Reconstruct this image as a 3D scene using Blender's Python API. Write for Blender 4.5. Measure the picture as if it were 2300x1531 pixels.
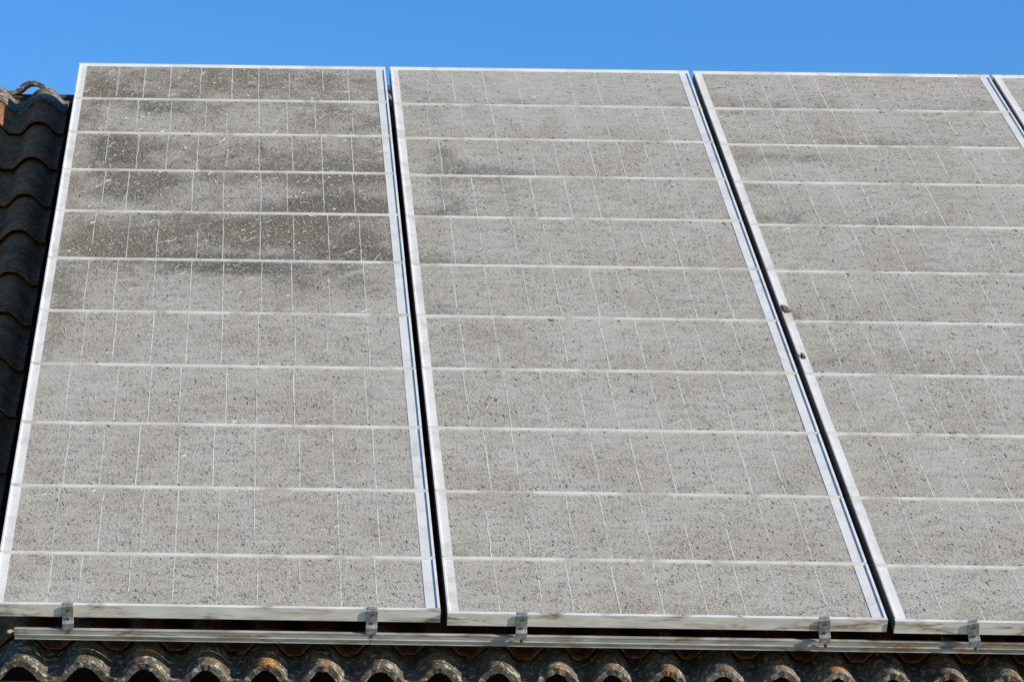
import bpy, math, random
from mathutils import Vector, Matrix, noise

# ------------------------------------------------------------------ clear
for o in list(bpy.data.objects):
    bpy.data.objects.remove(o, do_unlink=True)
scene = bpy.context.scene
COL = scene.collection
rnd = random.Random(11)

# ------------------------------------------------------------------ frame of the roof slope
# slope coordinates: u along the eave, v up the slope, w out of the slope; origin = lower left of the panels
PITCH = math.radians(40.0)
Z0 = 2.55
S = Matrix.Rotation(PITCH, 3, 'X')
def W(u, v, w):
    return S @ Vector((u, v, w)) + Vector((0, 0, Z0))

# ------------------------------------------------------------------ camera
cam_d = bpy.data.cameras.new('camera')
cam = bpy.data.objects.new('camera', cam_d)
COL.objects.link(cam)
CR = [[0.9998573233786382, 0.014866688849596259, 0.00801962896613875],
      [0.014065673160809927, -0.46986450809946345, -0.8826264786799581],
      [-0.00935359420963475, 0.8826133499959644, -0.4700065794052919]]
CC = (0.6625005090119912, -5.999595003474514, 4.014637999560127)
xr = S @ Vector(CR[0]); yu = -(S @ Vector(CR[1])); zb = -(S @ Vector(CR[2]))
m3 = Matrix((xr, yu, zb)).transposed()
cam.matrix_world = Matrix.Translation(W(*CC)) @ m3.to_4x4()
cam_d.sensor_fit = 'HORIZONTAL'
cam_d.sensor_width = 36.0
cam_d.lens = 6000.0 / 2300.0 * 36.0
cam_d.shift_x = (1150.0 - 500.0) / 2300.0
cam_d.shift_y = 0.0
cam_d.clip_start = 0.1
cam_d.clip_end = 4000.0
scene.camera = cam

# ------------------------------------------------------------------ sun and sky
SUN_EL = math.radians(16.6)
SUN_AZ = math.radians(62.0)          # to the right of straight behind the camera
sdir = Vector((math.sin(SUN_AZ) * math.cos(SUN_EL), -math.cos(SUN_AZ) * math.cos(SUN_EL), math.sin(SUN_EL)))
sl = bpy.data.lights.new('sun', 'SUN')
sl.energy = 4.6
sl.angle = math.radians(0.53)
sl.color = (1.0, 0.930, 0.79)
sun = bpy.data.objects.new('sun', sl)
sun.rotation_euler = sdir.to_track_quat('Z', 'Y').to_euler()
sun.location = (6, -8, 9)
COL.objects.link(sun)

world = bpy.data.worlds.new('World')
scene.world = world
world.use_nodes = True
wn = world.node_tree.nodes; wl = world.node_tree.links
wn.clear()
wo = wn.new('ShaderNodeOutputWorld'); bg = wn.new('ShaderNodeBackground'); sk = wn.new('ShaderNodeTexSky')
sk.sky_type = 'NISHITA'
sk.sun_disc = False
sk.sun_elevation = SUN_EL
sk.sun_rotation = math.pi - SUN_AZ
sk.altitude = 100.0
sk.air_density = 1.0
sk.dust_density = 0.0
sk.ozone_density = 2.5
hs = wn.new('ShaderNodeHueSaturation')
hs.inputs['Saturation'].default_value = 1.35
hs.inputs['Hue'].default_value = 0.511
wl.new(sk.outputs[0], hs.inputs['Color'])
wl.new(hs.outputs[0], bg.inputs['Color'])
bg.inputs['Strength'].default_value = 0.15
wl.new(bg.outputs[0], wo.inputs['Surface'])

scene.view_settings.view_transform = 'Standard'
scene.view_settings.look = 'None'
scene.view_settings.gamma = 1.0
scene.view_settings.exposure = 0.6
scene.view_settings.use_curve_mapping = False
scene.render.resolution_x = 1024
scene.render.resolution_y = 681

# ------------------------------------------------------------------ node helper
class NT:
    def __init__(self, name):
        self.m = bpy.data.materials.new(name); self.m.use_nodes = True
        self.t = self.m.node_tree; self.n = self.t.nodes; self.l = self.t.links
        self.n.clear()
        self.out = self.n.new('ShaderNodeOutputMaterial')
        self.b = self.n.new('ShaderNodeBsdfPrincipled')
        self.l.new(self.b.outputs[0], self.out.inputs['Surface'])
    def set(self, sock, v):
        if isinstance(v, bpy.types.NodeSocket): self.l.new(v, sock)
        else:
            if isinstance(v, (tuple, list)) and len(v) == 3 and sock.type == 'RGBA': v = (*v, 1)
            sock.default_value = v
    def p(self, name, v): self.set(self.b.inputs[name], v)
    def coord(self, kind='Object'):
        return self.n.new('ShaderNodeTexCoord').outputs[kind]
    def mapping(self, vec, scale=(1, 1, 1), loc=(0, 0, 0), rot=(0, 0, 0)):
        n = self.n.new('ShaderNodeMapping'); self.l.new(vec, n.inputs['Vector'])
        self.set(n.inputs['Scale'], scale); self.set(n.inputs['Location'], loc); self.set(n.inputs['Rotation'], rot)
        return n.outputs[0]
    def noise(self, vec, scale, detail=3, rough=0.5, dist=0.0):
        n = self.n.new('ShaderNodeTexNoise'); self.l.new(vec, n.inputs['Vector'])
        n.inputs['Scale'].default_value = scale; n.inputs['Detail'].default_value = detail
        n.inputs['Roughness'].default_value = rough; n.inputs['Distortion'].default_value = dist
        return n.outputs[0]
    def voronoi(self, vec, scale, feature='F1', out='Distance'):
        n = self.n.new('ShaderNodeTexVoronoi'); n.feature = feature
        self.l.new(vec, n.inputs['Vector']); n.inputs['Scale'].default_value = scale
        return n.outputs[out]
    def math(self, op, a, b=0.0, clamp=False):
        n = self.n.new('ShaderNodeMath'); n.operation = op; n.use_clamp = clamp
        self.set(n.inputs[0], a); self.set(n.inputs[1], b)
        return n.outputs[0]
    def ramp(self, v, a, b, lo=0.0, hi=1.0, smooth=True):
        n = self.n.new('ShaderNodeMapRange'); n.interpolation_type = 'SMOOTHSTEP' if smooth else 'LINEAR'
        self.set(n.inputs['Value'], v)
        n.inputs['From Min'].default_value = a; n.inputs['From Max'].default_value = b
        n.inputs['To Min'].default_value = lo; n.inputs['To Max'].default_value = hi
        return n.outputs[0]
    def mix(self, f, a, b, blend='MIX'):
        n = self.n.new('ShaderNodeMix'); n.data_type = 'RGBA'; n.blend_type = blend
        self.set(n.inputs[0], f); self.set(n.inputs[6], a); self.set(n.inputs[7], b)
        return n.outputs[2]
    def attr(self, name):
        n = self.n.new('ShaderNodeAttribute'); n.attribute_name = name
        return n
    def sep(self, c):
        n = self.n.new('ShaderNodeSeparateColor'); self.l.new(c, n.inputs[0]); return n.outputs
    def rand(self):
        return self.n.new('ShaderNodeObjectInfo').outputs['Random']
    def addvec(self, v, s):
        n = self.n.new('ShaderNodeVectorMath'); n.operation = 'ADD'
        self.l.new(v, n.inputs[0]); self.set(n.inputs[1], s); return n.outputs[0]
    def bump(self, h, strength, dist):
        n = self.n.new('ShaderNodeBump'); n.inputs['Strength'].default_value = strength
        n.inputs['Distance'].default_value = dist
        self.l.new(h, n.inputs['Height']); self.l.new(n.outputs[0], self.b.inputs['Normal'])

# ------------------------------------------------------------------ materials
def mat_pane():
    k = NT('dirty_glass')
    uv = k.coord('UV')
    a = k.sep(k.attr('dirt').outputs['Color'])
    stain, brown, clean = a[0], a[1], a[2]
    big = k.noise(uv, 4.0, 4, 0.6)
    mid = k.noise(k.mapping(uv, (1, 2.2, 1), (3, 7, 0)), 14.0, 4, 0.65)
    # winding ripples of washed-down dust: contour lines of a stretched noise
    iso = k.mapping(uv, (1.0, 0.5, 1))
    wv = k.mapping(k.mapping(iso, (1, 1, 1), (0, 0, 0), (0, 0, math.radians(42))), (0.66, 1.0, 1), (1, 2, 0))
    wv2 = k.mapping(k.mapping(iso, (1, 1, 1), (0, 0, 0), (0, 0, math.radians(40))), (0.66, 1.0, 1), (9, 4, 0))
    n1 = k.noise(wv, 118.0, 2, 0.55, 0.9)
    worm = k.math('ABSOLUTE', k.math('SUBTRACT', n1, 0.5))
    worm = k.ramp(worm, 0.0, 0.055, 1.0, 0.0)
    n2 = k.noise(wv2, 185.0, 3, 0.6, 0.8)
    worm2 = k.ramp(n2, 0.53, 0.64)
    lite = k.ramp(n2, 0.46, 0.34)
    # how strongly the ripples show
    amt = k.math('ADD', k.ramp(mid, 0.36, 0.62, 0.22, 0.80), k.math('MULTIPLY', stain, 0.5), True)
    amt = k.math('MULTIPLY', amt, k.math('SUBTRACT', 1.0, k.math('MULTIPLY', clean, 0.6)), True)
    base = k.mix(k.ramp(big, 0.35, 0.65), (0.428, 0.385, 0.318), (0.372, 0.325, 0.252))
    base = k.mix(k.math('MULTIPLY', clean, 0.75, True), base, (0.450, 0.420, 0.362))
    base = k.mix(k.ramp(mid, 0.45, 0.7, 0.0, 0.45), base, (0.270, 0.234, 0.186))
    sn = k.math('ADD', stain, k.ramp(k.noise(uv, 9.0, 6, 0.72, 0.6), 0.3, 0.7, -0.26, 0.26))
    sn = k.ramp(sn, 0.02, 0.82)
    sn = k.math('MULTIPLY', sn, k.ramp(stain, 0.02, 0.25))
    dark = k.mix(k.math('MULTIPLY', brown, k.ramp(mid, 0.3, 0.6, 0.5, 1.0), True), (0.052, 0.046, 0.032), (0.112, 0.076, 0.038))
    base = k.mix(k.math('MULTIPLY', sn, 0.96), base, dark)
    base = k.mix(k.math('MULTIPLY', brown, 0.33, True), base, (0.25, 0.19, 0.12))
    col = k.mix(k.math('MULTIPLY', worm, k.math('MULTIPLY', amt, 0.65)), base, (0.085, 0.078, 0.068))
    col = k.mix(k.math('MULTIPLY', worm2, k.math('MULTIPLY', amt, 0.85)), col, (0.095, 0.086, 0.074))
    col = k.mix(k.math('MULTIPLY', lite, k.math('MULTIPLY', amt, k.ramp(stain, 0.1, 0.6, 0.42, 0.85))), col, k.mix(stain, (0.56, 0.53, 0.48), (0.46, 0.42, 0.35)))
    g1 = k.noise(k.mapping(uv, (1.0, 0.55, 1), (2, 5, 0)), 400.0, 2, 0.6)
    g2 = k.noise(k.mapping(uv, (1.0, 0.55, 1), (7, 1, 0)), 190.0, 3, 0.7)
    col = k.mix(k.math('MULTIPLY', k.ramp(g1, 0.52, 0.66), 0.90), col, (0.10, 0.088, 0.070))
    col = k.mix(k.math('MULTIPLY', k.ramp(g2, 0.54, 0.68), 0.45), col, (0.13, 0.115, 0.092))
    col = k.mix(k.math('MULTIPLY', k.ramp(g1, 0.44, 0.30), k.ramp(stain, 0.0, 0.7, 0.66, 0.34)), col, (0.62, 0.575, 0.505))
    # dark specks
    sv = k.mapping(k.mapping(uv, (1.0, 0.5, 1), (0, 0, 0), (0, 0, math.radians(38))), (0.8, 1.0, 1))
    vn = k.n.new('ShaderNodeTexVoronoi'); vn.inputs['Scale'].default_value = 125.0
    k.l.new(sv, vn.inputs['Vector'])
    vr = k.sep(vn.outputs['Color'])
    rad = k.ramp(vr[0], 0.25, 1.0, 0.0, 0.30, False)
    spk = k.math('LESS_THAN', vn.outputs['Distance'], rad)
    spk = k.math('MULTIPLY', spk, k.ramp(k.noise(uv, 9, 3), 0.35, 0.6, 0.25, 0.85))
    col = k.mix(spk, col, k.mix(vr[1], (0.035, 0.031, 0.027), (0.16, 0.14, 0.115)))
    k.p('Base Color', col)
    k.p('Roughness', k.ramp(clean, 0, 1, 0.8, 0.62))
    k.p('Specular IOR Level', 0.3)
    h = k.math('ADD', k.math('MULTIPLY', worm2, -0.6), k.math('MULTIPLY', n1, 1.0))
    h = k.math('MULTIPLY', h, amt)
    k.bump(h, 0.55, 0.0035)
    return k.m

def mat_alu(name, col, col2, stainamt, rough=0.5, metal=0.25, uvs=(1, 1, 1), sc=(0.20, 0.135, 0.075)):
    k = NT(name)
    oc = k.addvec(k.coord('Object'), (0, 0, 0))
    rv = k.n.new('ShaderNodeCombineXYZ'); k.set(rv.inputs[0], k.math('MULTIPLY', k.rand(), 37.0))
    oc = k.addvec(oc, rv.outputs[0])
    oc = k.mapping(oc, uvs)
    n = k.noise(oc, 9, 4, 0.6); n2 = k.noise(oc, 70, 3, 0.6); n3 = k.noise(oc, 5.0, 3, 0.7, 0.6)
    base = k.mix(k.ramp(n, 0.3, 0.7), col, col2)
    st = k.math('MULTIPLY', k.ramp(n3, 0.49, 0.66), stainamt)
    st = k.math('MULTIPLY', st, k.ramp(n2, 0.3, 0.6, 0.45, 1.0))
    base = k.mix(st, base, sc)
    base = k.mix(k.ramp(n2, 0.62, 0.75, 0, 0.45), base, (0.18, 0.165, 0.14))
    k.p('Base Color', base); k.p('Roughness', k.ramp(n, 0.3, 0.7, rough - 0.08, rough + 0.12)); k.p('Metallic', metal)
    k.bump(n2, 0.15, 0.001)
    return k.m

def mat_busbar():
    k = NT('pale_wire')
    oc = k.addvec(k.coord('Object'), (0, 0, 0))
    g = k.n.new('ShaderNodeNewGeometry').outputs['Position']
    n = k.noise(g, 30, 3, 0.6); n2 = k.noise(g, 5, 2, 0.6)
    dirt = k.math('ADD', k.ramp(n, 0.48, 0.64), k.ramp(n2, 0.48, 0.68, 0.0, 0.6), True)
    k.p('Base Color', k.mix(k.math('MULTIPLY', dirt, 0.85), (0.57, 0.54, 0.485), (0.35, 0.32, 0.27)))
    k.p('Roughness', 0.6)
    return k.m

def mat_tile(name='weathered_shade_tile', lichen=1.0, ca=(0.150, 0.060, 0.021), cb=(0.245, 0.110, 0.042)):
    k = NT(name)
    rv = k.n.new('ShaderNodeCombineXYZ'); r = k.rand()
    k.set(rv.inputs[0], k.math('MULTIPLY', r, 91.0)); k.set(rv.inputs[1], k.math('MULTIPLY', r, 53.0))
    oc0 = k.mapping(k.coord('Object'), (0.158, 1, 1))
    oc = k.addvec(oc0, rv.outputs[0])
    n = k.noise(oc, 14, 5, 0.65); n2 = k.noise(oc, 60, 4, 0.7); n3 = k.noise(oc, 120, 3, 0.6)
    base = k.mix(k.ramp(n, 0.35, 0.65), ca, cb)
    base = k.mix(k.ramp(n2, 0.54, 0.64, 0, 0.8 * lichen * lichen), base, (0.48, 0.44, 0.36))
    base = k.mix(k.ramp(n2, 0.42, 0.33, 0, 0.8), base, (0.028, 0.026, 0.023))
    org = k.math('MULTIPLY', k.ramp(k.noise(k.mapping(oc, (1, 1, 1), (5, 5, 5)), 17, 4, 0.7), 0.53, 0.61), k.ramp(n3, 0.35, 0.55))
    sx = k.n.new('ShaderNodeSeparateXYZ'); k.l.new(oc0, sx.inputs[0])
    crest = k.ramp(sx.outputs[2], 0.020, 0.050)           # orange lichen sits on the rolls
    base = k.mix(k.math('MULTIPLY', k.math('MULTIPLY', org, crest), 0.9 * lichen), base, (0.36, 0.165, 0.035))
    k.p('Base Color', base); k.p('Roughness', 0.85); k.p('Specular IOR Level', 0.25)
    k.bump(k.math('ADD', n2, k.math('MULTIPLY', n3, 0.6)), 0.7, 0.004)
    return k.m

def mat_plain(name, c1, c2, scale=10, rough=0.8, metal=0.0, bump=0.2, bd=0.002, thr=(0.35, 0.65)):
    k = NT(name); oc = k.coord('Object')
    n = k.noise(oc, scale, 5, 0.65); n2 = k.noise(oc, scale * 6, 3, 0.6)
    c = k.mix(k.ramp(n, *thr), c1, c2)
    c = k.mix(k.ramp(n2, 0.4, 0.7, 0, 0.35), c, tuple(x * 0.5 for x in c1))
    k.p('Base Color', c); k.p('Roughness', rough); k.p('Metallic', metal); k.bump(n2, bump, bd)
    return k.m

M = {}
M['pane'] = mat_pane()
M['strip'] = mat_alu('frame_aluminium', (0.72, 0.68, 0.625), (0.60, 0.565, 0.51), 0.55, 0.5, 0.1, (1, 1, 1), (0.40, 0.36, 0.30))
M['front'] = mat_alu('frame_front_aluminium', (0.76, 0.72, 0.65), (0.56, 0.525, 0.465), 1.0, 0.5, 0.05, (1, 2, 5))
M['bar'] = mat_alu('crossbar_aluminium', (0.58, 0.55, 0.50), (0.46, 0.43, 0.38), 0.85, 0.6, 0.0, (1, 1, 1), (0.30, 0.265, 0.215))
M['rail'] = mat_alu('rail_aluminium', (0.50, 0.485, 0.45), (0.27, 0.258, 0.23), 1.0, 0.45, 0.2, (1, 2, 5))
M['clamp'] = mat_plain('galvanised_steel', (0.34, 0.34, 0.335), (0.17, 0.17, 0.165), 60, 0.5, 0.4, 0.3, 0.001)
M['rust'] = mat_plain('rusty_steel', (0.075, 0.045, 0.025), (0.16, 0.10, 0.05), 120, 0.85, 0.1, 0.5, 0.002)
M['bolt'] = mat_plain('dull_bolt', (0.10, 0.095, 0.085), (0.20, 0.17, 0.13), 120, 0.6, 0.5)
M['wire'] = mat_busbar()
M['wallmetal'] = mat_alu('shade_dark_aluminium', (0.20, 0.19, 0.17), (0.11, 0.10, 0.09), 0.5, 0.6, 0.1)  # frame metal darkened to stand in for shade between the panels
M['tile'] = mat_tile('weathered_shade_tile', 0.55)  # shaded tiles: colour browned to offset the blue skylight, unlike the sunlit ones
M['eave_tile'] = mat_tile('lichen_tile', 1.0, (0.060, 0.050, 0.038), (0.150, 0.127, 0.098))
M['felt'] = mat_plain('shade_black_felt', (0.012, 0.011, 0.011), (0.02, 0.019, 0.018), 12, 0.95)  # felt colour set near-black to paint deep shade under the tiles
M['back'] = mat_plain('dark_backsheet', (0.03, 0.03, 0.03), (0.05, 0.05, 0.05), 12, 0.7)
M['wood'] = mat_plain('pale_wood', (0.42, 0.34, 0.24), (0.30, 0.23, 0.15), 40, 0.85, 0, 0.4)
M['board'] = mat_plain('painted_board', (0.45, 0.36, 0.30), (0.34, 0.27, 0.23), 6, 0.8)
M['darkwood'] = mat_plain('old_dark_timber', (0.035, 0.028, 0.022), (0.06, 0.05, 0.04), 14, 0.9)
M['render'] = mat_plain('wall_render', (0.48, 0.45, 0.40), (0.40, 0.37, 0.33), 4, 0.9, 0, 0.3, 0.004)
M['ground'] = mat_plain('dry_gravel_ground', (0.22, 0.20, 0.16), (0.15, 0.15, 0.09), 0.6, 0.95, 0, 0.4, 0.02)
M['dk'] = mat_plain('dark_fleck', (0.035, 0.030, 0.025), (0.10, 0.08, 0.06), 40, 0.9)
M['br'] = mat_plain('brown_fleck', (0.17, 0.085, 0.035), (0.11, 0.07, 0.04), 40, 0.9)
M['lt'] = mat_plain('straw_fleck', (0.60, 0.57, 0.50), (0.48, 0.45, 0.38), 40, 0.8)

# ------------------------------------------------------------------ mesh helpers
class MB:
    def __init__(self): self.v = []; self.f = []; self.mi = []
    def box(self, u0, u1, v0, v1, w0, w1, mi=0):
        b = len(self.v)
        self.v += [(u0, v0, w0), (u1, v0, w0), (u1, v1, w0), (u0, v1, w0), (u0, v0, w1), (u1, v0, w1), (u1, v1, w1), (u0, v1, w1)]
        for q in ((3, 2, 1, 0), (4, 5, 6, 7), (0, 1, 5, 4), (1, 2, 6, 5), (2, 3, 7, 6), (3, 0, 4, 7)):
            self.f.append(tuple(b + i for i in q)); self.mi.append(mi)
    def prism(self, poly, a0, a1, axis='u', mi=0):
        # poly: counter-clockwise list of 2D points; axis 'u' -> (v,w) polygon, 'v' -> (u,w)
        b = len(self.v); n = len(poly)
        for a in (a0, a1):
            for p, q in poly:
                self.v.append((a, p, q) if axis == 'u' else (p, a, q))
        for i in range(n):
            j = (i + 1) % n
            q = (b + i, b + j, b + n + j, b + n + i)
            self.f.append(q if axis == 'u' else q[::-1]); self.mi.append(mi)
        e0 = tuple(b + i for i in range(n)); e1 = tuple(b + n + i for i in range(n))
        if axis == 'u': e0 = e0[::-1]
        else: e1 = e1[::-1]
        self.f += [e0, e1]; self.mi += [mi, mi]
    def tube(self, pts, r, n=6, mi=0):
        b = len(self.v)
        for i, p in enumerate(pts):
            a = Vector(pts[max(i - 1, 0)]); c = Vector(pts[min(i + 1, len(pts) - 1)])
            d = (c - a).normalized(); x = d.orthogonal().normalized(); y = d.cross(x)
            for k in range(n):
                t = 2 * math.pi * k / n
                self.v.append(tuple(Vector(p) + (x * math.cos(t) + y * math.sin(t)) * r))
        for i in range(len(pts) - 1):
            for k in range(n):
                k2 = (k + 1) % n
                self.f.append((b + i * n + k, b + i * n + k2, b + (i + 1) * n + k2, b + (i + 1) * n + k)); self.mi.append(mi)
        self.f.append(tuple(b + k for k in range(n))[::-1]); self.mi.append(mi)
        e = b + (len(pts) - 1) * n
        self.f.append(tuple(e + k for k in range(n))); self.mi.append(mi)
    def mesh(self, name, mats, smooth=False, bevel=0.0):
        me = bpy.data.meshes.new(name)
        me.from_pydata(self.v, [], self.f); me.update()
        if not isinstance(mats, (list, tuple)): mats = [mats]
        for m in mats: me.materials.append(m)
        if len(mats) > 1: me.polygons.foreach_set('material_index', self.mi)
        if bevel > 0:
            import bmesh
            bm = bmesh.new(); bm.from_mesh(me)
            bmesh.ops.recalc_face_normals(bm, faces=bm.faces)
            bmesh.ops.bevel(bm, geom=list(bm.edges), offset=bevel, segments=1, affect='EDGES', profile=0.5)
            bm.to_mesh(me); bm.free()
        else:
            import bmesh
            bm = bmesh.new(); bm.from_mesh(me)
            bmesh.ops.recalc_face_normals(bm, faces=bm.faces)
            bm.to_mesh(me); bm.free()
        if smooth: me.polygons.foreach_set('use_smooth', [True] * len(me.polygons))
        return me

def add(name, me, parent=None, loc=(0, 0, 0), scale=(1, 1, 1), rot=(0, 0, 0)):
    o = bpy.data.objects.new(name, me); COL.objects.link(o)
    o.parent = parent; o.location = loc; o.scale = scale; o.rotation_euler = rot
    return o
def root(name, u, v, w, label, cat, group=None):
    o = bpy.data.objects.new(name, None); COL.objects.link(o)
    o.location = W(u, v, w); o.rotation_euler = (PITCH, 0, 0); o.empty_display_size = 0.1
    o['label'] = label; o['category'] = cat
    if group: o['group'] = group
    return o

# ------------------------------------------------------------------ ground
g = MB(); g.box(-1500, 1500, -1500, 1500, -0.5, 0.0)
go = add('ground', g.mesh('ground', M['ground'])); go['kind'] = 'structure'

# ------------------------------------------------------------------ house and its tiled roof
CRESTS = [0.054, 0.229, 0.395, 0.561, 0.724, 0.878, 1.037, 1.196, 1.356, 1.514, 1.666, 1.813, 1.966, 2.122, 2.275, 2.424, 2.579, 2.734]
while CRESTS[-1] < 5.2: CRESTS.append(CRESTS[-1] + 0.155)
if len(CRESTS) % 2: CRESTS.append(CRESTS[-1] + 0.155)
UL, UR = -1.215, CRESTS[-1] + 0.085
VT = 3.94
house = bpy.data.objects.new('house', None); COL.objects.link(house)
house.location = (0, 0, 0)
house['label'] = 'low house with dark lichen-spotted wavy tile roof carrying the solar panels'
house['category'] = 'house'
# slope-aligned parts hang below the house with the slope's rotation
roof_mb = MB(); roof_mb.box(UL + 0.02, UR - 0.02, 0.03, VT, -0.29, -0.2185)
RO = W(0, 0.030, -0.021)
roof = add('roof', roof_mb.mesh('roof_deck', M['felt']), house, RO, rot=(PITCH, 0, 0))
roof['label'] = 'dark roofing deck under the tiles'
# walls: a pent prism
pf = W(0, 0.2, -0.33); pb = W(0, VT - 0.08, -0.33)
wb = MB(); wb.prism([(pf.y, 0.0), (pb.y, 0.0), (pb.y, pb.z), (pf.y, pf.z)], UL + 0.15, UR - 0.15, 'u')
add('wall', wb.mesh('wall', M['render']), house)
fb = MB(); fb.box(UL, UR, -0.028, -0.004, -0.36, -0.236)
fo = add('fascia_board', fb.mesh('fascia', M['board'], bevel=0.003), house, RO, rot=(PITCH, 0, 0))
VT2 = 3.945
rb = MB(); rb.box(UL + 0.03, UR - 0.03, VT2, VT2 + 0.03, -0.36, -0.172)
add('ridge_board', rb.mesh('ridge_board', M['darkwood'], bevel=0.004), house, RO, rot=(PITCH, 0, 0))

ROLL_H, TILE_T = 0.050, 0.020
def prof(t):
    # one roll, t in 0..1 with the crest at 0.5 and flat pans at both ends
    d = abs(t - 0.5)
    if d > 0.375: return 0.0
    x = d / 0.375
    return ROLL_H * (0.40 * math.cos(math.pi * x / 2) + 0.60 * (1 - x ** 2.4))
def tile_mesh(name, length, mat, nseg, lseg, seed, rough=0.0, chip=0.0, TILE_T=0.018):
    # local: x -1..1 (two rolls, crests at -0.5 and 0.5), y 0 (front) .. length, z above the pan's top
    b = MB(); n = nseg * 2 + 1; r = random.Random(seed)
    top = []; bot = []
    off = Vector((seed * 3.1, seed * 1.7, 0))
    for j in range(lseg + 1):
        y = length * (j / lseg) ** 1.4
        for i in range(n):
            x = -1 + 2 * i / (n - 1)
            z = prof((x + 1) % 1.0 if i < n - 1 else 1.0)
            dz = dy = 0.0
            if rough:
                dz = rough * noise.noise(Vector((x * 6, y * 40, 0)) + off)
                if j == 0: dy = chip * (noise.noise(Vector((x * 9, 3, 1)) + off) + 0.6 * noise.noise(Vector((x * 27, 5, 1)) + off))
            top.append((x, y + dy, z + dz)); 
            sl_ = (prof((x + 1.03) % 1.0) - prof((x + 0.97) % 1.0)) / 0.06 / 0.158
            if abs(z) < 1e-6: sl_ = 0.0
            il = 1.0 / math.sqrt(1 + sl_ * sl_)
            bx_ = x + sl_ * il * TILE_T / 0.158 if 0 < i < n - 1 else x
            bot.append((bx_, y + dy * 0.6, max(z - TILE_T * il, -TILE_T) + dz * 0.5))
    b.v = top + bot; N = len(top)
    for j in range(lseg):
        for i in range(n - 1):
            a = j * n + i
            b.f.append((a, a + 1, a + n + 1, a + n)); b.f.append((N + a, N + a + n, N + a + n + 1, N + a + 1))
    for i in range(n - 1):
        b.f.append((i, N + i, N + i + 1, i + 1)); e = lseg * n + i
        b.f.append((e, e + 1, N + e + 1, N + e))
    for j in range(lseg):
        a = j * n; b.f.append((a, a + n, N + a + n, N + a)); a = j * n + n - 1
        b.f.append((a, N + a, N + a + n, a + n))
    b.mi = [0] * len(b.f)
    me = b.mesh(name, mat)
    # smooth top and underside, crisp edges
    sm = [abs(p.normal.y) < 0.5 and abs(p.normal.x) < 0.999 for p in me.polygons]
    me.polygons.foreach_set('use_smooth', sm)
    for e in me.edges: pass
    me.set_sharp_from_angle(angle=math.radians(50))
    return me
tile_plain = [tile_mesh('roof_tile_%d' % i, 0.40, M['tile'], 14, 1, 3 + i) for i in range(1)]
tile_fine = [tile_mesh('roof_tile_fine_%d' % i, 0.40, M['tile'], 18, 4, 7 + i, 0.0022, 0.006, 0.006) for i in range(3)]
tile_eave = [tile_mesh('roof_tile_eave_%d' % i, 0.30, M['eave_tile'], 22, 5, 20 + i, 0.003, 0.007) for i in range(6)]
tile_short = [tile_mesh('roof_tile_short_%d' % i, 0.13, M['eave_tile'], 18, 3, 40 + i, 0.002, 0.006) for i in range(2)]
tile_top = [tile_mesh('roof_tile_top_%d' % i, 0.10, M['eave_tile'], 18, 3, 50 + i, 0.002, 0.006) for i in range(2)]

cols = []
for i in range(0, len(CRESTS), 2):
    c0, c1 = CRESTS[i], CRESTS[i + 1]
    cols.append(((c0 + c1) / 2, (c1 - c0), 'main'))
LP = 0.190                                                # the two columns beside the panels are wider tiles
for c in (-0.263, -0.643, -1.023): cols.append((c, LP, 'left'))
EAVE_V, EAVE_W = -0.05, -0.190
GAUGE = 0.32
courses = [(-0.05, -0.1905, 'eave'), (0.058, -0.172, 'second')]
for kx in range(1, 12): courses.append((0.058 + GAUGE * kx, -0.172, 'mid'))
courses.append((3.797, -0.174, 'short'))
for (uc, half, side) in cols:
    for (v, w, kind) in courses:
        if side == 'left' and kind in ('eave', 'second') and False: continue
        jv = rnd.uniform(-0.008, 0.008); jr = rnd.uniform(-0.006, 0.006)
        if kind == 'eave': me = rnd.choice(tile_eave); tilt = 0.062; jv *= 0.6
        elif kind == 'short': me = rnd.choice(tile_short); tilt = 0.06
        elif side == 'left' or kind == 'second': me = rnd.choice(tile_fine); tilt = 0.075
        else: me = tile_plain[0]; tilt = 0.075
        if kind == 'mid' and side == 'left': jv *= 2.5
        # a tile's head drops to the deck while its nose rests on the course below
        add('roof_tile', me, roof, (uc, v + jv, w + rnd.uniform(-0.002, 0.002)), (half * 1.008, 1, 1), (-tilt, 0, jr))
    # short pieces laid almost level over the ridge board
    me = rnd.choice(tile_top)
    add('roof_tile', me, roof, (uc - (0.05 if side == 'left' else 0), 3.929 + rnd.uniform(-0.004, 0.004), -0.138 + rnd.uniform(-0.003, 0.003)),
        (half * 0.995, 1, 0.85), (-PITCH + math.radians(12), 0, rnd.uniform(-0.02, 0.02)))

# ------------------------------------------------------------------ solar panels
ROWS = {0: [3.506, 3.181, 2.846, 2.495, 2.119, 1.733, 1.370, 0.999, 0.632, 0.272],
        1: [3.492, 3.167, 2.835, 2.485, 2.106, 1.731, 1.374, 1.000, 0.632, 0.276],
        2: [3.489, 3.148, 2.814, 2.456, 2.094, 1.728, 1.372, 0.999, 0.629, 0.269]}
ROWS[3] = ROWS[2]
EDGE = [(-0.019, 1.192), (1.210, 2.390), (2.409, 3.575), (3.589, 4.760)]
VTOP = [3.853, 3.856, 3.854, 3.854]
VBOT = [0.010, -0.003, -0.009, -0.016]
FD = 0.035                                                # depth of the frame
LABELS = ['solar panel with dark mouldy stains, beside the bare strip of roof tiles',
          'evenly dust-grey solar panel between the dark-stained panel and the panel with rusty clips',
          'dusty solar panel with two small rusty clips on its side frame',
          'solar panel at the far end, next to the panel with the rusty clips']
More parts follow.
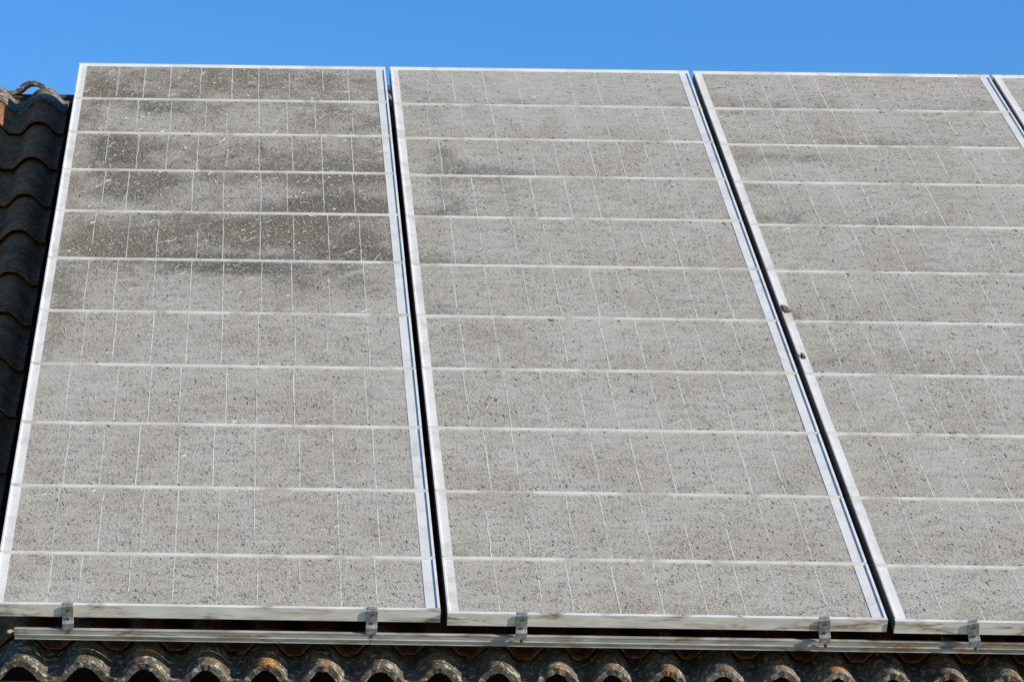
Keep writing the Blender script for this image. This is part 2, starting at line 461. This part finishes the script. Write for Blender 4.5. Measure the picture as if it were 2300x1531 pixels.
# where dirt has gathered: u, v, radius u, radius v, stain, brown
BLOBS = []
def blob_px(x, y, rx, ry, s, b):
    # pixel -> point on the glass plane
    d = Vector(((x - 500) / 6000.0, (y - 765.5) / 6000.0, 1.0))
    r = Vector((sum(CR[i][0] * d[i] for i in range(3)), sum(CR[i][1] * d[i] for i in range(3)), sum(CR[i][2] * d[i] for i in range(3))))
    t = -CC[2] / r.z
    u, v = CC[0] + t * r.x, CC[1] + t * r.y
    sc = 590 + (3.85 - v) / 3.85 * 260
    BLOBS.append((u, v, rx / sc, ry / (sc * 0.47), s, b))
for q in [(258, 335, 52, 40, 1.35, .1), (300, 415, 90, 40, .75, .1), (335, 320, 60, 20, .5, .6), (600, 395, 260, 24, .35, .3), (745, 400, 110, 45, .5, .2),
          (760, 463, 80, 20, 1.5, .1), (850, 470, 45, 16, .8, .2), (690, 470, 70, 22, .6, .1), (420, 510, 190, 36, .48, .4), (225, 540, 75, 38, .55, .9),
          (330, 560, 110, 22, .5, .3), (720, 530, 140, 34, .5, .3), (660, 500, 60, 18, .4, .2), (560, 530, 110, 40, .42, .2), (470, 580, 170, 11, 1.1, .1), (790, 572, 85, 18, 1.2, .3),
          (540, 602, 170, 13, .9, .1), (330, 395, 50, 16, .4, .9), (250, 215, 70, 22, .55, .3), (355, 240, 60, 22, .5, .1), (470, 250, 70, 25, .35, .2),
          (520, 180, 320, 40, .30, .3), (220, 190, 40, 30, .4, .5), (190, 260, 40, 30, .4, .4), (740, 260, 80, 30, .35, .1), (170, 350, 30, 45, .0, .9),
          (150, 420, 40, 50, .1, .7), (140, 640, 50, 60, .35, .2), (115, 720, 40, 40, .25, .7), (100, 780, 40, 40, .25, .3), (800, 630, 60, 30, .25, .1),
          (660, 630, 60, 25, .3, .1), (640, 350, 250, 25, .2, .3), (840, 375, 40, 14, .45, .4), (500, 640, 350, 60, .12, .1), (430, 760, 300, 30, .12, .3),
          (960, 250, 40, 30, .3, .3), (1000, 370, 60, 50, .3, .3), (1090, 385, 90, 22, .35, .3), (1235, 295, 40, 30, .16, .8), (1110, 400, 40, 10, .2, .8),
          (1000, 460, 60, 40, .25, .3), (1130, 430, 60, 30, .25, .1), (1090, 745, 90, 18, .30, .2), (1030, 590, 90, 15, .3, .1), (1000, 690, 60, 30, .15, .3),
          (990, 340, 20, 10, .4, .1), (1180, 230, 60, 14, .2, .2), (1000, 900, 80, 40, .12, .3),
          (1660, 345, 45, 30, .25, .9), (1740, 355, 90, 16, .22, .5), (1850, 355, 90, 14, .2, .2), (1665, 245, 60, 18, .35, .6), (1700, 420, 70, 18, .3, .3),
          (1760, 480, 60, 25, .2, .2), (1930, 320, 200, 14, .12, .4), (1760, 700, 40, 14, .25, .6), (1800, 800, 60, 20, .15, .4), (2050, 410, 150, 12, .12, .2)]:
    blob_px(*q)
def dirt_at(pi, u, v, fr, seed):
    s = b = 0.0
    for (bu, bv, ru, rv, bs, bb) in BLOBS:
        du = (u - bu) / ru; dv = (v - bv) / rv; d = du * du + dv * dv
        if d < 7:
            e = math.exp(-d * 0.9); s += bs * e * 1.25; b += bb * e
    nn = noise.noise(Vector((u * 2.3, v * 2.3, 4.0))); n2 = noise.noise(Vector((u * 6, v * 5, 9.0)))
    # dust washes down and dries along the lower bar of every pane and under the upper one
    s += 0.34 * max(0.0, n2 + 0.25) * math.exp(-fr / 0.12) + 0.26 * max(0.0, noise.noise(Vector((u * 1.3, v * 3.0, 7.0))) + 0.35) * (1 - fr) * (1.3 if v > 1.5 else 0.9) * (0.45 if pi == 0 else 1.0) + 0.10 * max(0, nn) * math.exp(-(1 - fr) / 0.08)
    s = 1.0 - math.exp(-1.1 * s ** 1.25)
    if pi == 0:
        q = max(0.0, min(1.0, (v - 1.75) / 0.5)); s += 0.21 * q * (0.7 + nn); b += 0.30 * q
    b += max(0.0, nn - 0.15) * 0.5
    c = max(0.0, noise.noise(Vector((u * 3.1 + 5, v * 2.6, 1.0))) * 1.3 - 0.05)
    if pi >= 1: c += 0.25 * max(0.0, 1 - abs(fr - 0.7) * 2)
    if pi == 1 and v > 3.3: c += 0.5
    return (min(1, s), min(1, b), min(1, c) * max(0, 1 - 2.2 * s))

def pane_mesh(pi, u0, u1, v0, v1, w):
    nu, nv = 56, 15
    vs = []; fs = []; cols_ = []; uvs = []
    for j in range(nv + 1):
        for i in range(nu + 1):
            u = u0 + (u1 - u0) * i / nu; v = v0 + (v1 - v0) * j / nv
            vs.append((u, v, w + 0.0006 * noise.noise(Vector((u * 4, v * 4, pi)))))
            cols_.append((*dirt_at(pi, u, v, j / nv, pi), 1.0))
    for j in range(nv):
        for i in range(nu):
            a = j * (nu + 1) + i
            fs.append((a, a + 1, a + nu + 2, a + nu + 1))
    # thin sheet: lower face and rim
    b = len(vs)
    vs += [(u0, v0, w - 0.004), (u1, v0, w - 0.004), (u1, v1, w - 0.004), (u0, v1, w - 0.004)]
    cols_ += [(0, 0, 0, 1)] * 4
    fs.append((b + 3, b + 2, b + 1, b))
    fs.append(tuple([b, b + 1] + [nu - i for i in range(nu + 1)]))
    fs.append(tuple([b + 2, b + 3] + [nv * (nu + 1) + i for i in range(nu + 1)]))
    fs.append(tuple([b + 3, b] + [j * (nu + 1) for j in range(nv + 1)]))
    fs.append(tuple([b + 1, b + 2] + [(nv - j) * (nu + 1) + nu for j in range(nv + 1)]))
    me = bpy.data.meshes.new('glass_pane'); me.from_pydata(vs, [], fs); me.update()
    ca = me.color_attributes.new('dirt', 'FLOAT_COLOR', 'POINT')
    ca.data.foreach_set('color', [x for c in cols_ for x in c])
    ul = me.uv_layers.new(name='UVMap')
    for lp in me.loops:
        p = vs[lp.vertex_index]; ul.data[lp.index].uv = (p[0] + pi * 0.37, p[1])
    me.materials.append(M['pane'])
    return me

# thin pale conductor wires: unit length, slightly crooked, a few variants
def wire_mesh(seed):
    r = random.Random(seed); b = MB(); n = 7; hw = 0.0015
    xs = [0.0]
    kink = r.random() < 0.18
    for i in range(n):
        xs.append(xs[-1] * 0.8 + r.gauss(0, 0.0006 if not kink else 0.0022))
    L = []
    for i in range(n + 1):
        y = i / n
        L.append((xs[i], y))
    for i in range(n):
        (x0, y0), (x1, y1) = L[i], L[i + 1]
        k = len(b.v)
        for (x, y) in ((x0, y0), (x1, y1)):
            b.v += [(x - hw, y, 0), (x + hw, y, 0), (x + hw, y, 0.0008), (x - hw, y, 0.0008)]
        b.f += [(k + 2, k + 3, k + 7, k + 6), (k + 1, k + 2, k + 6, k + 5), (k + 3, k, k + 4, k + 7), (k, k + 1, k + 5, k + 4)]
        b.mi += [0] * 4
        if i == 0: b.f.append((k, k + 3, k + 2, k + 1)); b.mi.append(0)
        if i == n - 1: b.f.append((k + 4, k + 5, k + 6, k + 7)); b.mi.append(0)
    return b.mesh('wire_%d' % seed, M['wire'])
WIRES = [wire_mesh(i) for i in range(14)]

LIP_L, STRIP_L = 0.007, 0.031          # left edge: lip then flat strip
LIP_R, STRIP_R = 0.008, 0.039          # right edge: flat strip then lip
BARW = 0.018
panel_roots = []
for pi in range(4):
    ua, ub = EDGE[pi]; vb, vt = VBOT[pi], VTOP[pi]
    R = root('solar_panel', ua, vb, 0.0, LABELS[pi], 'solar panel', 'solar panels fixed side by side on the roof')
    panel_roots.append(R)
    wd = ub - ua; H = vt - vb
    rows = [vt - 0.016] + ROWS[pi] + [vb + 0.010]
    rl = [r_ - vb for r_ in rows]
    pu0, pu1 = STRIP_L, wd - STRIP_R
    # back sheet
    mb = MB(); mb.box(0.004, wd - 0.004, 0.006, H - 0.006, -0.016, -0.0105)
    add('back_sheet', mb.mesh('back_sheet', M['back']), R)
    # bottom rail with the tall front face
    mb = MB(); mb.prism([(0.0, -FD), (0.016, -FD), (0.016, -FD + 0.003), (0.004, -FD + 0.003), (0.004, -0.006), (0.012, -0.006), (0.012, 0.003), (0.0, 0.004)], 0.0, wd, 'u')
    add('bottom_rail', mb.mesh('bottom_rail', M['front']), R)
    mb = MB(); mb.prism([(H - 0.018, -0.006), (H, -FD), (H, 0.006), (H - 0.006, 0.006), (H - 0.018, 0.0005)], 0.0, wd, 'u')
    add('top_rail', mb.mesh('top_rail', M['strip']), R)
    # side walls of the frame
    for (a, b_) in ((0.0, 0.0025), (wd - 0.0025, wd)):
        mb = MB(); mb.box(a, b_, 0.0165, H - 0.0185, -FD, -0.0005)
        add('side_wall', mb.mesh('side_wall', M['wallmetal']), R)
    for ri in range(11):
        v1, v0 = rl[ri], rl[ri + 1]
        top = v1 - (BARW / 2 if ri > 0 else 0.0); bot = v0 + (BARW / 2 if ri < 10 else 0.0)
        # frame strips of this row, notched at each crossbar
        s0, s1 = bot - 0.006 if ri < 10 else bot + 0.002, top + 0.006 if ri > 0 else top - 0.002
        mb = MB()
        mb.prism([(0.0002, -0.0004), (STRIP_L, -0.003), (STRIP_L, 0.0002), (LIP_L, 0.0004), (LIP_L - 0.002, 0.0062), (0.0002, 0.006)], s0, s1, 'v')
        o = add('frame_strip', mb.mesh('frame_strip', M['strip']), R, (rnd.uniform(0, 0.0006), 0, rnd.uniform(-0.0003, 0.0003)))
        mb = MB()
        mb.prism([(wd - STRIP_R, -0.003), (wd - 0.0002, -0.0004), (wd - 0.0002, 0.0036), (wd - LIP_R + 0.001, 0.0040), (wd - LIP_R, 0.0004), (wd - STRIP_R, 0.0002)], s0, s1, 'v')
        add('frame_strip', mb.mesh('frame_strip', M['strip']), R, (-rnd.uniform(0, 0.0006), 0, rnd.uniform(-0.0003, 0.0003)))
        # glass
        me = pane_mesh(pi, ua + pu0 - 0.004, ub - STRIP_R + 0.004, vb + v0 + 0.002, vb + v1 - 0.002, -0.0008)
        me.transform(Matrix.Translation((-ua, -vb, 0)))
        pane = add('glass_pane', me, R)
        # wires
        if pi < 3 or ri < 3:
            ncell = 10; cw = (pu1 - pu0) / ncell
            for c in range(1, ncell):
                if rnd.random() < 0.05: continue
                x = pu0 + cw * c + rnd.gauss(0, cw * 0.08)
                full = rnd.random() < 0.85
                a0 = bot if full or rnd.random() < 0.5 else bot + (top - bot) * rnd.uniform(0.1, 0.4)
                a1 = top if full or a0 > bot else top - (top - bot) * rnd.uniform(0.1, 0.4)
                add('conductor_wire', rnd.choice(WIRES), pane, (x, a0, -0.0012), (rnd.choice((-1, 1)) * rnd.uniform(0.75, 1.1), a1 - a0, 1))
        # crossbar below this row
        if ri < 10:
            h = BARW / 2; mb = MB()
            mb.prism([(v0 - h, -0.0035), (v0 + h, -0.0035), (v0 + h - 0.002, 0.0022), (v0 + 0.003, 0.003), (v0 + 0.0012, 0.0008), (v0 - 0.0002, 0.003), (v0 - h + 0.002, 0.0022)],
                     0.006, wd - 0.006, 'u')
            # uneven run
            for q in range(len(mb.v)): pass
            o = add('crossbar', mb.mesh('crossbar', M['bar'], bevel=0.0), R, (0, 0, 0.0006))
    # rusty clips on the third panel's side strip
    if pi == 2:
        for (px, py, s) in ((1755, 697, 0.9), (1792, 803, 0.5)):
            n0 = len(BLOBS); blob_px(px, py, 1, 1, 0, 0); u, v = BLOBS.pop()[:2]
            mb = MB(); a = 0.5 * s
            mb.prism([(-0.013 * a * 2, 0.0), (0.013 * a * 2, 0.0), (0.013 * a * 2, 0.004), (0.004, 0.0065), (-0.013 * a * 2, 0.012)], -0.021 * s, 0.021 * s, 'v')
            cme = mb.mesh('clip', M['rust'], bevel=0.001)
            for vv in cme.vertices: vv.co += noise.noise_vector(vv.co * 140.0) * 0.0022
            add('clip', cme, R, (max(u - ua, 0.0165), v - vb, 0.0022), rot=(0, 0, 0.12))

# ------------------------------------------------------------------ mounting rails
RT, RBm = -0.0670, -0.1015
RPOLY = [(0.024, RBm), (0.024, RT - 0.016), (0.006, RT - 0.012), (0.005, RT), (-0.0035, RT), (-0.0040, RT - 0.002), (-0.0030, RT - 0.003), (-0.0030, RT - 0.0165),
         (-0.0048, RT - 0.0175), (-0.0048, RT - 0.0195), (-0.0032, RT - 0.0205), (-0.0010, RBm + 0.002), (-0.0018, RBm)]
SPL = 1.0035
def rail(u0, u1, label, plug=False):
    R = root('mounting_rail', u0, 0.0, RBm, label, 'rail', 'aluminium rail along the lower edge of the panels')
    mb = MB(); n = max(4, int((u1 - u0) / 0.12))
    mb.prism([(p, q - RBm) for p, q in RPOLY], 0.0, u1 - u0, 'u')
    add('rail_profile', mb.mesh('rail_profile', M['rail']), R)
    # feet that carry the rail over the tile rolls
    for cu in CRESTS[1::5]:
        if u0 + 0.03 < cu < u1 - 0.03:
            mb = MB(); mb.box(cu - u0 - 0.013, cu - u0 + 0.013, 0.0242, 0.080, 0.004, 0.009); mb.box(cu - u0 - 0.013, cu - u0 + 0.013, 0.0805, 0.085, -0.11, 0.009)
            add('foot', mb.mesh('rail_foot', M['bolt']), R)
    if plug:
        mb = MB(); pts = [(0.012, 0.004, 0.026), (-0.004, 0.002, 0.0255), (-0.014, -0.002, 0.0235), (-0.020, -0.004, 0.026)]
        mb.tube(pts, 0.0055, 7)
        for i in range(len(mb.v)):
            x, y, z = mb.v[i]; d = noise.noise_vector(Vector((x * 150, y * 150, z * 150))) * 0.0022
            mb.v[i] = (x + d.x, y + d.y, z + d.z)
        p = add('wood_plug', mb.mesh('wood_plug', M['wood'], smooth=True), R); p['label'] = 'pale broken stub of wood in the open rail end'
    return R
rail(0.043, SPL, 'stained aluminium rail whose open end holds a pale wooden stub', True)
rail(SPL + 0.0015, UR - 0.1, 'long stained aluminium rail running on below the dust-grey panels')

# upper rail that carries the panels out of sight under the glass
# ------------------------------------------------------------------ clamps
def clamp_parts(R, k):
    r = random.Random(k)
    hw = 0.0152
    # Z-shaped strap: plate on the frame front, set-back middle, nose block over the rail
    mb = MB()
    mb.prism([(-0.0010, 0.000), (-0.0010, -0.030), (-0.0022, -0.045), (-0.0095, -0.050), (-0.0110, -0.0495), (-0.0125, -0.0665), (-0.0155, -0.0670),
              (-0.0150, -0.0470), (-0.0120, -0.0445), (-0.0060, -0.040), (-0.0048, -0.030), (-0.0048, 0.0015), (-0.0030, 0.0025)][::-1], -hw, hw, 'u')
    s = add('strap', mb.mesh('strap', M['clamp'], bevel=0.0009), R)
    # flange that hooks over the frame
    mb = MB(); mb.box(-hw + 0.002, hw - 0.002, -0.0011, 0.009, 0.0046, 0.0062)
    add('hook', mb.mesh('hook', M['clamp'], bevel=0.0005), R)
    def disc(w, v, rad, t, m, du=0.0, name='bolt'):
        mb = MB(); mb.tube([(du, v + 0.001, w), (du, v - t, w)], rad, 10)
        add(name, mb.mesh(name, m), R)
    disc(-0.010, -0.0046, 0.0042, 0.0016, M['bolt'], 0.003)
    disc(-0.036, -0.0056, 0.0048, 0.0035, M['rust'] if k % 2 else M['bolt'], 0.0)
    # brown bolt stub below the nose
    mb = MB(); mb.tube([(0.004, -0.0100, -0.064), (0.004, -0.0100, -0.0785)], 0.0052, 8)
    add('bolt', mb.mesh('bolt', M['rust']), R)
CL = [(0.189, 0, 'galvanised strap clamp on the mould-stained panel, near the open rail end'),
      (1.009, 0, 'galvanised strap clamp on the mould-stained panel, above the joint of the two rails'),
      (1.411, 1, 'galvanised strap clamp on the middle dust-grey panel, nearer the mould-stained panel'),
      (2.221, 1, 'galvanised strap clamp on the middle dust-grey panel, nearer the panel with rusty clips'),
      (2.617, 2, 'galvanised strap clamp under the panel with two rusty clips')]
for i, (u, pi, lab) in enumerate(CL):
    R = root('panel_clamp', u, VBOT[pi], 0.0, lab, 'clamp', 'clamps joining the panels to the rail')
    R.rotation_euler = (Matrix.Rotation(PITCH, 3, 'X') @ Matrix.Rotation((0.02, 0.04, 0.03, -0.07, -0.15)[i], 3, 'Y')).to_euler()
    clamp_parts(R, i)

# ------------------------------------------------------------------ loose flecks on the glass
fk = MB()
def fleck(u, v, ln, wd, ht, ang, mi, w=-0.0008, bend=0.0, n=1):
    ang = math.atan2(math.sin(ang) / 0.5, math.cos(ang)); ln *= 1 + abs(math.sin(ang)) * 0.7
    d = Vector((math.cos(ang), math.sin(ang))); p = Vector((u, v)) - d * ln * 0.5
    for s in range(n):
        d2 = Vector((math.cos(ang + bend * (s / max(1, n - 1) - 0.5)), math.sin(ang + bend * (s / max(1, n - 1) - 0.5))))
        q = p + d2 * (ln / n); nrm = Vector((-d2.y, d2.x)) * wd * 0.5
        b = len(fk.v)
        for (pt, k) in ((p, 0.75), (q, 0.75)):
            a = pt - nrm * k; c = pt + nrm * k
            fk.v += [(a.x, a.y, w), (c.x, c.y, w), (pt.x, pt.y, w + ht)]
        fk.f += [(b, b + 2, b + 1), (b + 3, b + 4, b + 5), (b, b + 3, b + 5, b + 2), (b + 1, b + 2, b + 5, b + 4)]
        fk.mi += [mi] * 4
        p = q
for pi in range(4):
    ua, ub = EDGE[pi]; N = [1700, 1600, 1500, 220][pi]
    for _ in range(N):
        u = rnd.uniform(ua + 0.036, ub - 0.046); v = rnd.uniform(0.02, 3.83) if pi < 3 else rnd.uniform(2.8, 3.83)
        s, b_, c = dirt_at(pi, u, v, 0.5, 0)
        if rnd.random() < c * 0.8: continue
        ang = math.radians(-30 + rnd.gauss(0, 30))
        ln = rnd.uniform(0.0035, 0.0062) * (1.0 if rnd.random() < 0.95 else 1.9); w_ = rnd.uniform(0.0022, 0.0038)
        r_ = rnd.random(); mi = 0 if r_ < 0.86 else (1 if r_ < 0.90 else 2)
        fleck(u, v, ln, w_, rnd.uniform(0.0008, 0.002), ang, mi)
    # pale straws and seed husks, thickest where the glass is dirtiest
    tries = [2600, 900, 700, 0][pi]
    for _ in range(tries):
        u = rnd.uniform(ua + 0.036, ub - 0.046); v = rnd.uniform(0.02, 3.83)
        s, b_, c = dirt_at(pi, u, v, 0.5, 0)
        if rnd.random() > 0.07 + s * 0.9: continue
        if rnd.random() < 0.75: fleck(u, v, rnd.uniform(0.006, 0.014), rnd.uniform(0.003, 0.006), 0.002, math.radians(-32 + rnd.gauss(0, 22)), 2)
        else: fleck(u, v, rnd.uniform(0.014, 0.038), 0.0017, 0.0012, rnd.uniform(0, 6.28), 2, bend=rnd.uniform(-2.2, 2.2), n=5)
# grit caught against the crossbars
for pi in range(3):
    ua, ub = EDGE[pi]
    for rv in ROWS[pi]:
        for _ in range(9):
            u = rnd.uniform(ua + 0.04, ub - 0.05); fleck(u, rv + rnd.choice((0.0155, 0.0155, -0.0155)), rnd.uniform(0.004, 0.011), 0.004, 0.0025, rnd.gauss(0, 0.3), 0 if rnd.random() < 0.8 else 1)
fo = add('dirt_flecks', fk.mesh('dirt_flecks', [M['dk'], M['br'], M['lt']]), None, (0, 0, Z0), rot=(PITCH, 0, 0))
fo['kind'] = 'stuff'; fo['label'] = 'dark grit, pale straws and husks scattered over the glass'; fo['category'] = 'dirt'
